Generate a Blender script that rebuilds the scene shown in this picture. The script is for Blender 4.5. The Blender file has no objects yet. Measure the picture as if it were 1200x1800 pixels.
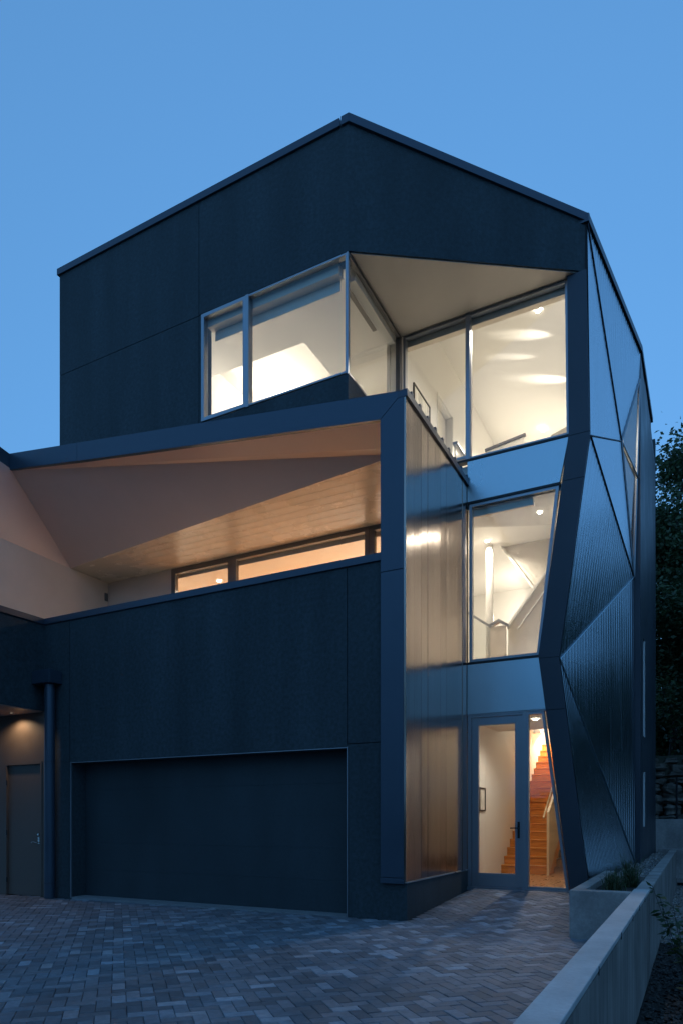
import bpy, math, random
import numpy as np
from mathutils import Vector, Matrix, Euler

random.seed(7)
RNG = np.random.default_rng(11)
sc = bpy.context.scene
COL = sc.collection
R = math.radians

# ------------------------------------------------------------------ camera, sky, sun, exposure
# World axes: x runs along the garage front (right positive), y into the plot, z up from the drive.
cd = bpy.data.cameras.new('camera')
cam = bpy.data.objects.new('camera', cd)
COL.objects.link(cam)
cam.location = (3.677, -9.111, 1.45)
cam.rotation_euler = (R(90), 0, R(27.45))
cd.sensor_fit = 'HORIZONTAL'
cd.sensor_width = 24
cd.lens = 24
cd.shift_y = 0.4517
cd.clip_start = 0.05
cd.clip_end = 3000
sc.camera = cam

SUN_ELEV = R(2.0)      # last light; the disc itself is off
SUN_ROT = R(163)
w = bpy.data.worlds.new('World')
sc.world = w
w.use_nodes = True
nt = w.node_tree
nt.nodes.clear()
sky = nt.nodes.new('ShaderNodeTexSky')
sky.sky_type = 'NISHITA'
sky.sun_disc = False
sky.sun_elevation = SUN_ELEV
sky.sun_rotation = SUN_ROT
sky.air_density = 1.18
sky.dust_density = 0.0
sky.ozone_density = 3.55
bg = nt.nodes.new('ShaderNodeBackground')
bg.inputs['Strength'].default_value = 0.15
wo = nt.nodes.new('ShaderNodeOutputWorld')
# blue-hour dome: an even blue all round, the afterglow band at the horizon is already gone
tcw = nt.nodes.new('ShaderNodeTexCoord')
mpw = nt.nodes.new('ShaderNodeMapping')
mpw.vector_type = 'POINT'
mpw.inputs['Scale'].default_value = (1, 1, .15)
mpw.inputs['Location'].default_value = (0, 0, .85)
nmw = nt.nodes.new('ShaderNodeVectorMath')
nmw.operation = 'NORMALIZE'
nt.links.new(tcw.outputs['Generated'], mpw.inputs[0])
nt.links.new(mpw.outputs[0], nmw.inputs[0])
nt.links.new(nmw.outputs[0], sky.inputs[0])
wb = nt.nodes.new('ShaderNodeMix')      # white balance of the whole dome
wb.data_type = 'RGBA'
wb.blend_type = 'MULTIPLY'
wb.inputs[0].default_value = 1
wb.inputs[7].default_value = (.985, 1.03, .965, 1)
nt.links.new(sky.outputs[0], wb.inputs[6])
nt.links.new(wb.outputs[2], bg.inputs[0])
nt.links.new(bg.outputs[0], wo.inputs[0])

sl = bpy.data.lights.new('sun', 'SUN')
sl.energy = 0.002
sl.angle = R(20)
sl.color = (1, .8, .65)
sun = bpy.data.objects.new('sun', sl)
COL.objects.link(sun)
sun.rotation_euler = (R(87.5), 0, R(17))

vs = sc.view_settings
vs.view_transform = 'Standard'
vs.look = 'None'
vs.exposure = 3.0
vs.gamma = 1.0
vs.use_curve_mapping = False
try:
    sc.cycles.use_denoising = True
    sc.cycles.max_bounces = 9
    sc.cycles.transparent_max_bounces = 16
    sc.cycles.sample_clamp_indirect = 4.0
    sc.cycles.caustics_reflective = False
except Exception:
    pass

# ------------------------------------------------------------------ materials
MATS = {}


def mat(name, base, rough=.5, metal=0., noise=None, bump=None, spec=.5, streak=None):
    """noise=(scale, amount, (sx,sy,sz)); bump=(scale, strength, (sx,sy,sz))"""
    m = bpy.data.materials.new(name)
    m.use_nodes = True
    n, l = m.node_tree.nodes, m.node_tree.links
    p = n['Principled BSDF']
    p.inputs['Base Color'].default_value = (*base, 1)
    p.inputs['Roughness'].default_value = rough
    p.inputs['Metallic'].default_value = metal
    p.inputs['Specular IOR Level'].default_value = spec
    geo = n.new('ShaderNodeNewGeometry')
    if noise:
        mp = n.new('ShaderNodeMapping')
        mp.inputs['Scale'].default_value = noise[2]
        l.new(geo.outputs['Position'], mp.inputs[0])
        t = n.new('ShaderNodeTexNoise')
        t.inputs['Scale'].default_value = noise[0]
        t.inputs['Detail'].default_value = 5
        t.inputs['Roughness'].default_value = .6
        l.new(mp.outputs[0], t.inputs['Vector'])
        r = n.new('ShaderNodeMapRange')
        r.inputs['From Min'].default_value = .3
        r.inputs['From Max'].default_value = .7
        r.inputs['To Min'].default_value = 1 - noise[1]
        r.inputs['To Max'].default_value = 1 + noise[1]
        l.new(t.outputs[0], r.inputs[0])
        mx = n.new('ShaderNodeMix')
        mx.data_type = 'RGBA'
        mx.blend_type = 'MULTIPLY'
        mx.inputs[0].default_value = 1
        mx.inputs[6].default_value = (*base, 1)
        if streak:      # slow weathering: (scale, amount, stretch)
            mp2 = n.new('ShaderNodeMapping')
            mp2.inputs['Scale'].default_value = streak[2]
            l.new(geo.outputs['Position'], mp2.inputs[0])
            t2 = n.new('ShaderNodeTexNoise')
            t2.inputs['Scale'].default_value = streak[0]
            t2.inputs['Detail'].default_value = 4
            l.new(mp2.outputs[0], t2.inputs['Vector'])
            r3 = n.new('ShaderNodeMapRange')
            r3.inputs['From Min'].default_value = .3
            r3.inputs['From Max'].default_value = .7
            r3.inputs['To Min'].default_value = 1 - streak[1]
            r3.inputs['To Max'].default_value = 1 + streak[1]
            l.new(t2.outputs[0], r3.inputs[0])
            mu = n.new('ShaderNodeMath')
            mu.operation = 'MULTIPLY'
            l.new(r.outputs[0], mu.inputs[0])
            l.new(r3.outputs[0], mu.inputs[1])
            l.new(mu.outputs[0], mx.inputs[7])
        else:
            l.new(r.outputs[0], mx.inputs[7])
        l.new(mx.outputs[2], p.inputs['Base Color'])
        r2 = n.new('ShaderNodeMapRange')
        r2.inputs['From Min'].default_value = .3
        r2.inputs['From Max'].default_value = .7
        r2.inputs['To Min'].default_value = rough * .82
        r2.inputs['To Max'].default_value = min(1, rough * 1.18)
        l.new(t.outputs[0], r2.inputs[0])
        l.new(r2.outputs[0], p.inputs['Roughness'])
    if bump:
        mp = n.new('ShaderNodeMapping')
        mp.inputs['Scale'].default_value = bump[2]
        l.new(geo.outputs['Position'], mp.inputs[0])
        t = n.new('ShaderNodeTexNoise')
        t.inputs['Scale'].default_value = bump[0]
        t.inputs['Detail'].default_value = 3
        l.new(mp.outputs[0], t.inputs['Vector'])
        b = n.new('ShaderNodeBump')
        b.inputs['Strength'].default_value = bump[1]
        b.inputs['Distance'].default_value = .01
        l.new(t.outputs[0], b.inputs['Height'])
        l.new(b.outputs[0], p.inputs['Normal'])
    MATS[name] = m
    return m


ONE = (1, 1, 1)
mat('stucco', (.040, .055, .062), .85, noise=(17, .45, (1, 1, 1)), bump=(90, .7, ONE), streak=(1.6, .22, (1, 1, .18)))
mat('fascia', (.062, .085, .115), .36, .4, noise=(1.2, .06, ONE))
mat('coping', (.06, .075, .1), .4, .4)
mat('pier', (.042, .052, .068), .45, .2, noise=(.9, .08, ONE))
mat('soffit', (.62, .46, .40), .4, noise=(1.5, .03, ONE), bump=(60, .05, ONE))
mat('soffit_gloss', (.54, .46, .375), .27, noise=(1.5, .02, ONE))
mat('prow_grey', (.52, .47, .42), .4, noise=(1.5, .04, ONE), bump=(2, .03, (1, 6, 1)))
mat('cream', (.60, .50, .42), .6, noise=(2, .04, ONE))
mat('brushed', (.37, .31, .27), .2, 1, noise=(26, .08, (1, 1, .01)), bump=(16, .09, (1, 1, .02)))
mat('corrugated', (.46, .54, .60), .24, 1, noise=(12, .12, (1, 1, .04)))
mat('spandrel', (.46, .57, .62), .3, .85, noise=(1, .04, ONE))
mat('frame', (.34, .36, .39), .38, .7)
mat('frame_dark', (.16, .15, .145), .45, .3)
mat('garage', (.032, .044, .05), .6, noise=(20, .2, ONE), bump=(60, .12, ONE), streak=(1.2, .2, (1, 1, .4)))
mat('slab', (.26, .26, .26), .75, noise=(6, .15, ONE), bump=(40, .2, ONE))
mat('backing', (.015, .016, .018), .8)
mat('brown_door', (.13, .10, .08), .45, noise=(2, .06, ONE))
mat('chrome', (.7, .69, .66), .2, 1)
mat('black_metal', (.03, .03, .032), .35, .6)
mat('white', (.80, .78, .74), .6, noise=(1, .02, ONE))
mat('ceiling_white', (.82, .80, .77), .5)
mat('blind', (.82, .72, .60), .7)
mat('white_gloss', (.8, .78, .74), .22)
mat('pale_wood', (.62, .45, .27), .4, noise=(6, .15, (1, 1, .1)))
mat('oak', (.62, .245, .05), .33, noise=(9, .28, (.25, 4, 4)), bump=(30, .1, (.3, 4, 4)))
mat('oak_floor', (.42, .19, .06), .3, noise=(7, .25, (3, .3, 3)))
mat('concrete', (.37, .335, .31), .75, noise=(22, .16, ONE), bump=(45, .3, ONE), streak=(2.2, .32, (1, 1, .6)))
mat('concrete_cap', (.52, .51, .50), .7, noise=(30, .1, ONE), bump=(60, .25, ONE), streak=(2.5, .16, ONE))
mat('board_concrete', (.27, .235, .21), .8, noise=(5, .4, (1, 1.6, .12)), bump=(18, .5, (1, 1, .08)), streak=(1.3, .3, ONE))
mat('mulch', (.022, .017, .014), .95, noise=(30, .6, ONE), bump=(40, 1, ONE))
mat('soil', (.03, .024, .02), .95, noise=(30, .5, ONE), bump=(40, 1, ONE))
mat('bark', (.05, .04, .032), .9, noise=(12, .4, (1, 1, .2)), bump=(20, .8, (1, 1, .2)))
mat('rock', (.16, .14, .115), .85, noise=(3.5, .5, ONE), bump=(7, 1, ONE))
mat('earth', (.085, .085, .06), .95, noise=(2, .3, ONE))
mat('paper', (.7, .68, .62), .6, noise=(9, .35, (1, 1, .5)))
mat('joint_sand', (.04, .04, .042), .95, noise=(40, .3, ONE))


def mat_attr(name, rough, streak, bumpscale, attr='tint', spec=.5, transl=0., wear=None):
    """base colour = per-piece tint stored on the mesh x fine noise"""
    m = mat(name, (1, 1, 1), rough, noise=streak, bump=(bumpscale, .35, ONE), spec=spec, streak=wear)
    n, l = m.node_tree.nodes, m.node_tree.links
    at = n.new('ShaderNodeAttribute')
    at.attribute_name = attr
    mx = [x for x in n if x.type == 'MIX'][0]
    l.new(at.outputs['Color'], mx.inputs[6])
    if transl:
        tr = n.new('ShaderNodeBsdfTranslucent')
        l.new(at.outputs['Color'], tr.inputs[0])
        ms = n.new('ShaderNodeMixShader')
        ms.inputs[0].default_value = transl
        out = [x for x in n if x.type == 'OUTPUT_MATERIAL'][0]
        l.new(n['Principled BSDF'].outputs[0], ms.inputs[1])
        l.new(tr.outputs[0], ms.inputs[2])
        l.new(ms.outputs[0], out.inputs[0])
    return m


mat_attr('paver', .62, (16, .24, (1, 1, 1)), 90, wear=(.7, .26, (1, .6, 1)))
mat_attr('pebble', .6, (40, .25, ONE), 60)
mat_attr('leaf', .5, (4, .2, ONE), 30, transl=.25)


def glass_mat():
    m = bpy.data.materials.new('glass')
    m.use_nodes = True
    n, l = m.node_tree.nodes, m.node_tree.links
    n.clear()
    o = n.new('ShaderNodeOutputMaterial')
    t = n.new('ShaderNodeBsdfTransparent')
    t.inputs[0].default_value = (.955, .965, .96, 1)
    g = n.new('ShaderNodeBsdfGlossy')
    g.inputs['Roughness'].default_value = .0
    f = n.new('ShaderNodeFresnel')
    f.inputs[0].default_value = 1.5
    # thin sheet: same reflectance from both faces (the node inverts the index on back faces)
    geo = n.new('ShaderNodeNewGeometry')
    mr = n.new('ShaderNodeMapRange')
    mr.inputs['To Min'].default_value = 1.45
    mr.inputs['To Max'].default_value = 1 / 1.45
    l.new(geo.outputs['Backfacing'], mr.inputs[0])
    l.new(mr.outputs[0], f.inputs[0])
    mx = n.new('ShaderNodeMixShader')
    l.new(f.outputs[0], mx.inputs[0])
    l.new(t.outputs[0], mx.inputs[1])
    l.new(g.outputs[0], mx.inputs[2])
    l.new(mx.outputs[0], o.inputs[0])
    MATS['glass'] = m


glass_mat()


def emit_mat(name, col, s):
    m = bpy.data.materials.new(name)
    m.use_nodes = True
    n, l = m.node_tree.nodes, m.node_tree.links
    n.clear()
    o = n.new('ShaderNodeOutputMaterial')
    e = n.new('ShaderNodeEmission')
    e.inputs[0].default_value = (*col, 1)
    e.inputs[1].default_value = s
    l.new(e.outputs[0], o.inputs[0])
    MATS[name] = m


WARM = (1, .89, .73)
LK = .125      # lamp power scale that goes with the exposure
emit_mat('lamp', (1, .9, .75), 7)
emit_mat('lamp_deep', (1, .85, .6), .05)
emit_mat('strip', (1, .9, .74), .5)


def perf_mat():
    """perforated sheet metal: small round holes of two sizes cut through"""
    m = mat('perforated', (.74, .69, .61), .4, .2)
    n, l = m.node_tree.nodes, m.node_tree.links
    tc = n.new('ShaderNodeTexCoord')
    v = n.new('ShaderNodeTexVoronoi')
    v.inputs['Scale'].default_value = 17
    l.new(tc.outputs['Object'], v.inputs['Vector'])
    ma = n.new('ShaderNodeMath')
    ma.operation = 'LESS_THAN'
    ma.inputs[1].default_value = .22
    l.new(v.outputs['Distance'], ma.inputs[0])
    tr = n.new('ShaderNodeBsdfTransparent')
    ms = n.new('ShaderNodeMixShader')
    out = [x for x in n if x.type == 'OUTPUT_MATERIAL'][0]
    l.new(ma.outputs[0], ms.inputs[0])
    l.new(n['Principled BSDF'].outputs[0], ms.inputs[1])
    l.new(tr.outputs[0], ms.inputs[2])
    l.new(ms.outputs[0], out.inputs[0])


perf_mat()

# ------------------------------------------------------------------ helpers


def mesh_data(name, verts, faces, m, smooth=False):
    me = bpy.data.meshes.new(name)
    me.from_pydata([tuple(v) for v in verts], [], faces)
    if m:
        me.materials.append(MATS[m])
    if smooth:
        me.polygons.foreach_set('use_smooth', [True] * len(me.polygons))
    me.update()
    return me


def link(name, me, parent=None, loc=(0, 0, 0), rot=(0, 0, 0)):
    o = bpy.data.objects.new(name, me)
    COL.objects.link(o)
    o.location = loc
    o.rotation_euler = rot
    if parent:
        o.parent = parent
    return o


def obj(name, verts, faces, m, parent=None, smooth=False, bevel=0):
    o = link(name, mesh_data(name, verts, faces, m, smooth), parent)
    if bevel:
        b = o.modifiers.new('bevel', 'BEVEL')
        b.width = bevel
        b.segments = 2
        b.limit_method = 'ANGLE'
    return o


BF = [(0, 3, 2, 1), (4, 5, 6, 7), (0, 1, 5, 4), (1, 2, 6, 5), (2, 3, 7, 6), (3, 0, 4, 7)]


def boxv(x0, x1, y0, y1, z0, z1):
    return [(x0, y0, z0), (x1, y0, z0), (x1, y1, z0), (x0, y1, z0), (x0, y0, z1), (x1, y0, z1), (x1, y1, z1), (x0, y1, z1)]


def box(name, x0, x1, y0, y1, z0, z1, m, parent=None, bevel=0):
    return obj(name, boxv(x0, x1, y0, y1, z0, z1), BF, m, parent, bevel=bevel)


def prism(name, pts, ext, m, parent=None, bevel=0):
    """polygon of 3-D points swept by vector ext"""
    n = len(pts)
    e = Vector(ext)
    v = [Vector(p) for p in pts] + [Vector(p) + e for p in pts]
    nrm = Vector((0, 0, 0))
    for i in range(n):
        nrm += Vector(pts[i]).cross(Vector(pts[(i + 1) % n]))
    f = [tuple(range(n - 1, -1, -1)), tuple(range(n, 2 * n))] + [(i, (i + 1) % n, n + (i + 1) % n, n + i) for i in range(n)]
    if nrm.dot(e) < 0:
        f = [tuple(reversed(q)) for q in f]
    return obj(name, v, f, m, parent, bevel=bevel)


def pxz(name, pts, y0, y1, m, parent=None, bevel=0):
    return prism(name, [(x, y0, z) for x, z in pts], (0, y1 - y0, 0), m, parent, bevel)


def tube(name, p0, p1, r0, r1, m, parent=None, n=12, smooth=True):
    p0, p1 = Vector(p0), Vector(p1)
    d = (p1 - p0).normalized()
    a = d.orthogonal().normalized()
    b = d.cross(a)
    v = []
    for p, r in ((p0, r0), (p1, r1)):
        for k in range(n):
            t = 2 * math.pi * k / n
            v.append(p + a * math.cos(t) * r + b * math.sin(t) * r)
    f = [(k, (k + 1) % n, n + (k + 1) % n, n + k) for k in range(n)]
    f += [tuple(range(n - 1, -1, -1)), tuple(range(n, 2 * n))]
    return obj(name, v, f, m, parent)


def thing(name, label, cat, loc=(0, 0, 0), group=None):
    o = bpy.data.objects.new(name, None)
    COL.objects.link(o)
    o.location = loc
    o.empty_display_size = .3
    return tag(o, label, cat, group)


def tag(o, label, cat, group=None):
    o['label'] = label
    o['category'] = cat
    if group:
        o['group'] = group
    return o


def struct(o):
    o['kind'] = 'structure'
    return o


def set_tint(me, cols):
    """cols: (n_faces, 3) colour per face"""
    a = me.attributes.new('tint', 'FLOAT_COLOR', 'FACE')
    c = np.ones((len(me.polygons), 4), dtype=np.float32)
    c[:, :3] = cols
    a.data.foreach_set('color', c.ravel())


# ------------------------------------------------------------------ ground
def ground_z(x, y):
    """drive: nearly level by the garage, ramping up to the entrance threshold"""
    z = 0.0065 * min(0, x)
    t = max(0., min(1., (y + .1) / 3.0))
    k = max(0., min(1., (x + .35) / .5))
    return z + .235 * t * k


struct(box('ground', -300, 300, -300, 400, -1.2, -.62, 'earth'))
# planting bed right of the retaining wall where the photographer stands
struct(box('planting_bed', 3.12, 9, -9.8, 15, -.8, -.48, 'mulch'))

vs_, fs_ = [], []
NX, NY = 56, 40
for j in range(NY + 1):
    for i in range(NX + 1):
        x = -13 + 16.1 * i / NX
        y = -9.5 + 12.7 * j / NY
        vs_.append((x, y, ground_z(x, y) - .014))
for j in range(NY):
    for i in range(NX):
        k = j * (NX + 1) + i
        fs_.append((k, k + 1, k + NX + 2, k + NX + 1))
drive = struct(obj('driveway', vs_, fs_, 'joint_sand'))

# herringbone pavers, 45 degrees to the house
L, W_, G = .228, .114, .004
ang = R(45.6)
ca, sa = math.cos(ang), math.sin(ang)
cands = []
for i in range(-90, 90):
    for j in range(-90, 90):
        # herringbone: unit cell of one lying + one standing brick
        for kind in (0, 1):
            # lattice (1,1)*W and (2,-2)*W in brick widths
            ux, uy = i * 1 + j * 2, i * 1 - j * 2
            if kind == 0:
                cx, cy = ux + 1, uy + .5
            else:
                cx, cy = ux + .5, uy - 1 + 0
                cx, cy = ux + 2.5, uy + 0.0
            cands.append((cx * W_, cy * W_, kind))
camp = Vector(cam.location)
fwd = Vector((-math.sin(R(27.45)), math.cos(R(27.45)), 0))
rgt = Vector((fwd.y, -fwd.x, 0))
sel = []
for cx, cy, kind in cands:
    x = cx * ca - cy * sa - 2.0
    y = cx * sa + cy * ca - 2.5
    if not (-10.2 < x < 3.0 and -7.4 < y < 2.9):
        continue
    if y > .42 and x < .06:
        continue
    if y > .02 and (x < -6.84 or -.94 < x < -.05):
        continue
    if y > .02 and x < -.05:
        continue
    if x > 2.26 and y > -.35:
        continue
    d = Vector((x, y, 0)) - camp
    yy = d.dot(fwd)
    xx = d.dot(rgt)
    u = xx / yy if yy > .5 else 9
    seen = yy > 4.3 and -.58 < u < .52
    if seen or (yy > 3.0 and -.9 < u < .6):
        sel.append((yy if seen else 99, x, y, kind))
sel.sort()


def brick_color():
    t = RNG.random()
    g = .135 + .075 * RNG.random()
    if t > .87:
        g = .26 + .13 * RNG.random()
    elif t > .6:
        g = .18 + .09 * RNG.random()
    wv = RNG.normal(0, .05)
    return np.array((g * (.99 + wv), g * 1.0, g * (1.09 - wv * .6)))


def brick_verts(hl, hw, ch=.005, th=.05):
    v = [(-hl, -hw, -th), (hl, -hw, -th), (hl, hw, -th), (-hl, hw, -th),
         (-hl, -hw, -ch), (hl, -hw, -ch), (hl, hw, -ch), (-hl, hw, -ch)]
    v += [(-hl + ch, -hw + ch, 0), (hl - ch, -hw + ch, 0), (hl - ch, hw - ch, 0), (-hl + ch, hw - ch, 0)]
    f = [(0, 1, 5, 4), (1, 2, 6, 5), (2, 3, 7, 6), (3, 0, 4, 7), (4, 5, 9, 8), (5, 6, 10, 9), (6, 7, 11, 10), (7, 4, 8, 11), (8, 9, 10, 11)]
    return v, f


bv, bf = brick_verts(L / 2 - G / 2, W_ / 2 - G / 2)
variants = []
for k in range(40):
    me = mesh_data('paver', bv, bf, 'paver')
    set_tint(me, np.tile(brick_color(), (len(bf), 1)))
    variants.append(me)


def slope_rot(x, y, a):
    e = .1
    dzx = (ground_z(x + e, y) - ground_z(x - e, y)) / (2 * e)
    dzy = (ground_z(x, y + e) - ground_z(x, y - e)) / (2 * e)
    nrm = Vector((-dzx + RNG.normal(0, .006), -dzy + RNG.normal(0, .006), 1)).normalized()
    q = Vector((0, 0, 1)).rotation_difference(nrm).to_matrix()
    return q @ Matrix.Rotation(a, 3, 'Z')


rest_v, rest_f, rest_c = [], [], []
for n, (yy, x, y, kind) in enumerate(sel):
    m3 = slope_rot(x, y, ang + (R(90) if kind else 0) + RNG.normal(0, .006))
    z = ground_z(x, y) + RNG.normal(0, .0015)
    if n < 300:
        o = link('paver', variants[int(RNG.integers(0, 40))], drive, (x, y, z), m3.to_euler())
    else:
        k0 = len(rest_v)
        rest_v += [m3 @ Vector(p) + Vector((x, y, z)) for p in bv]
        rest_f += [tuple(k0 + q for q in f) for f in bf]
        c = brick_color()
        rest_c += [c] * len(bf)
o = obj('paver_field', rest_v, rest_f, 'paver', drive)
set_tint(o.data, np.array(rest_c))
o['kind'] = 'stuff'

# ------------------------------------------------------------------ the house
house = thing('house', 'three storey dark stucco house with folded metal side and glowing windows', 'house')


def wall(*a, m='stucco', name='wall', **k):
    return box(name, *a, m, house, **k)


UF = .709                    # plane of the upper block's front
XL, XR = -7.558, -.383       # garage front between wing corner and frame pillar
# --- garage front, stucco panels with open joints
GAP = .006
# lower left strip beside downspout, the lintel/upper wall panels, right panel
wall(XL, -6.867 - GAP, 0, .3, -.1, 2.56, name='wall_panel')
wall(-6.867 + GAP, -6.821, .0, .3, -.1, 2.56, name='wall_panel')
wall(XL, -6.867 - GAP, 0, .3, 2.56 + GAP, 5.24, name='wall_panel')
wall(-6.867 + GAP, -.96 - GAP, 0, .3, 2.532, 5.24, name='wall_panel')
wall(-.96 + GAP, -.035, 0, .3, 2.59 + GAP, 5.24, name='wall_panel')
wall(-.96 + GAP, -.035, 0, .3, .545, 2.59 - GAP, name='wall_panel')
wall(-.96 + GAP, 0, 0, .3, -.1, .543, name='wall_panel')
wall(XL + .01, -6.83, .02, .28, -.1, 5.2, m='backing', name='wall_core')
wall(-6.83, -.98, .02, .28, 2.54, 5.2, m='backing', name='wall_core')
wall(-.97, -.04, .02, .28, -.1, 5.2, m='backing', name='wall_core')
# corner bead round the opening
bead = box('opening_trim', -6.832, -6.82, -.012, .02, -.02, 2.55, 'frame', house)
box('opening_trim', -.962, -.95, -.012, .02, -.02, 2.55, 'frame', house)
box('opening_trim', -6.817, -.963, -.012, .02, 2.53, 2.541, 'frame', house)
# reveals
wall(-6.84, -6.822, .3, .46, -.1, 2.56, name='reveal')
wall(-.962, -.94, .3, .46, -.1, 2.56, name='reveal')
# garage door
gd = box('garage_door', -6.82, -.96, .37, .40, .0, 2.56, 'backing', house)
zz = [-.03, .5, 1.01, 1.52, 2.03, 2.56]
for k in range(5):
    box('panel', -6.815, -.965, .345, .372, zz[k] + .001, zz[k + 1] - .001, 'garage', gd)
box('bottom_seal', -6.815, -.965, .335, .37, -.05, -.028, 'black_metal', gd)
struct(box('garage_apron', -6.82, -.96, .012, .6, -.2, -.004, 'slab'))
# parapet cap
box('parapet_cap', XL + .03, -.40, -.03, .34, 5.24, 5.355, 'coping', house, bevel=.004)
box('parapet_cap', XL - .30, XL + .03, -4.2, .34, 5.242, 5.357, 'coping', house, bevel=.004)

# --- left wing over the side door
wall(-12, XL, -4.2, .25, 3.573, 5.24, name='wing_wall')
box('wing_soffit', -12, XL - .03, -4.17, -.004, 3.555, 3.572, 'soffit', house)
# ground-floor wall behind the wing with the side door
wall(-7.62, XL - .003, .0, .3, -.12, 3.572, name='wall_panel', m='brown_door')
wall(-8.70, -7.62, .0, .3, 2.60, 3.57, name='wall_panel', m='brown_door')
wall(-12, -8.70, .0, .3, -.12, 3.57, name='wall_panel', m='brown_door')
sd = box('side_door', -8.655, -7.665, .035, .08, -.045, 2.545, 'brown_door', house, bevel=.004)
for x0, x1, z0, z1 in ((-8.70, -8.66, -.06, 2.6), (-7.66, -7.62, -.06, 2.6), (-8.66, -7.66, 2.55, 2.6)):
    box('door_frame', x0, x1, -.012, .1, z0, z1, 'brown_door', sd)
box('handle_plate', -7.78, -7.73, .025, .036, .98, 1.12, 'chrome', sd)
tube('handle', (-7.755, .03, 1.02), (-7.755, -.03, 1.02), .011, .011, 'chrome', sd, 8)
tube('handle', (-7.755, -.028, 1.02), (-7.90, -.028, 1.015), .011, .009, 'chrome', sd, 8)
tube('lock', (-7.755, .03, 1.17), (-7.755, .01, 1.17), .022, .022, 'chrome', sd, 10)
for z in (.25, 1.2, 2.2):
    tube('hinge', (-8.66, -.004, z - .05), (-8.66, -.004, z + .05), .012, .012, 'black_metal', sd, 8)
# downspout
dsp = box('conductor_head', -7.54, -7.06, -.30, -.002, 4.04, 4.29, 'fascia', house, bevel=.006)
tube('downspout', (-7.25, -.13, -.04), (-7.25, -.13, 4.06), .098, .098, 'fascia', house, 20)
for z in (2.56, .25):
    tube('pipe_collar', (-7.25, -.13, z - .02), (-7.25, -.13, z + .02), .103, .103, 'coping', dsp, 20)

# --- frame: beam over the terrace and pillar down to the entrance
FB = -.06
beam_l, beam_r = (-8.51, 8.456, 8.776), (-.383, 7.275, 7.64)
pxz('frame_beam', [(-8.51, 8.46), (-6.6, 8.175), (-6.6, 8.515), (-8.51, 8.785)], FB, .25, 'fascia', house, bevel=.004)
pxz('frame_beam', [(-6.594, 8.174), (-.40, 7.27), (-.02, 7.59), (-.02, 7.588), (-6.594, 8.514)], FB, .25, 'fascia', house, bevel=.004)
pxz('frame_pillar', [(-.389, 5.05), (-.03, 5.05), (-.022, 7.582), (-.394, 7.266)], FB, .2, 'fascia', house, bevel=.004)
pxz('frame_pillar', [(-.389, .62), (-.03, .62), (-.03, 5.043), (-.389, 5.043)], FB, .2, 'fascia', house, bevel=.004)
pxz('frame_pillar', [(-.394, .535), (-.025, .535), (-.025, .613), (-.394, .613)], FB - .005, .2, 'fascia', house, bevel=.004)
# roof edge of the wing running towards the street
prism('frame_beam', [(-8.5, FB, 8.46), (-8.5, FB, 8.785), (-8.5, -3.2, 9.37), (-8.5, -3.2, 9.07)], (-.22, 0, 0), 'fascia', house, bevel=.004)

# terrace soffit facets
PL, PM = (-8.49, -.02, 8.46), (-.39, -.02, 7.275)
Q = (-8.908, 1.80, 7.165)
FR = (-.39, .76, 7.165)
PV = (-.39, .56, 7.163)


def sheet(name, pts, m, parent, th=.02):
    """polygon with thickness upward"""
    return prism(name, pts, (0, 0, th), m, parent)


sheet('soffit_panel', [PL, PM, PV], 'soffit', house)
sheet('soffit_panel', [PL, PV, FR], 'soffit', house)
sheet('soffit_panel', [PL, FR, Q], 'soffit', house)
sheet('soffit_panel', [PL, Q, (-8.908, -3.2, 7.3)], 'soffit', house)
sheet('soffit_panel', [PL, (-8.908, -3.2, 7.3), (-8.5, -3.2, 9.07)], 'soffit', house)
NS = 9
for k in range(NS):
    # level ceiling boards running along the terrace, trimmed to the fold line
    y0 = .76 + (2.91 - .76) * k / NS
    y1 = .76 + (2.91 - .76) * (k + 1) / NS - .004

    def xl(y):
        t = (y - FR[1]) / (Q[1] - FR[1])
        return max(-8.908, FR[0] + (Q[0] - FR[0]) * t)
    if y1 <= Q[1]:
        pts = [(xl(y0), y0), (xl(y1), y1), (-.02, y1), (-.02, y0)]
    elif y0 < Q[1]:
        pts = [(xl(y0), y0), (-8.908, Q[1]), (-8.908, y1), (-.02, y1), (-.02, y0)]
    else:
        pts = [(-8.908, y0), (-8.908, y1), (-.02, y1), (-.02, y0)]
    sheet('soffit_board', [(x, y, 7.165) for x, y in pts], 'soffit_gloss', house)
# roof deck above the terrace
prism('terrace_roof', [(-8.45, .1, 8.56), (-.05, .1, 7.46), (-.05, UF + .05, 7.46), (-8.45, UF + .05, 8.56)], (0, 0, .04), 'coping', house)
prism('terrace_roof', [(-9.1, .1, 8.58), (-7.95, .1, 8.58), (-7.95, 3.0, 8.58), (-9.1, 3.0, 8.58)], (0, 0, .02), 'coping', house)
prism('terrace_roof', [(-9.1, -3.1, 8.9), (-8.6, -3.1, 8.9), (-8.6, .1, 8.6), (-9.1, .1, 8.6)], (0, 0, .02), 'coping', house)
prism('terrace_roof', [(-1.3, UF, 7.46), (-.05, UF, 7.46), (-.05, 2.9, 7.46), (-1.3, 2.9, 7.46)], (0, 0, .04), 'coping', house)
# cream terrace walls
box('terrace_wall', -9.1, -8.908, -3.2, 3.1, 4.3, 7.6, 'cream', house)
box('terrace_wall', -8.908, -7.945, 2.91, 3.1, 4.3, 7.3, 'cream', house)
box('terrace_wall', -7.937, -6.93, 2.91, 3.1, 4.3, 7.3, 'cream', house)
box('terrace_floor', -8.9, -.03, .30, 3.0, 4.1, 4.32, 'slab', house)
box('terrace_floor', -12, -7.6, -4.1, .3, 4.1, 4.31, 'slab', house)
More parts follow.
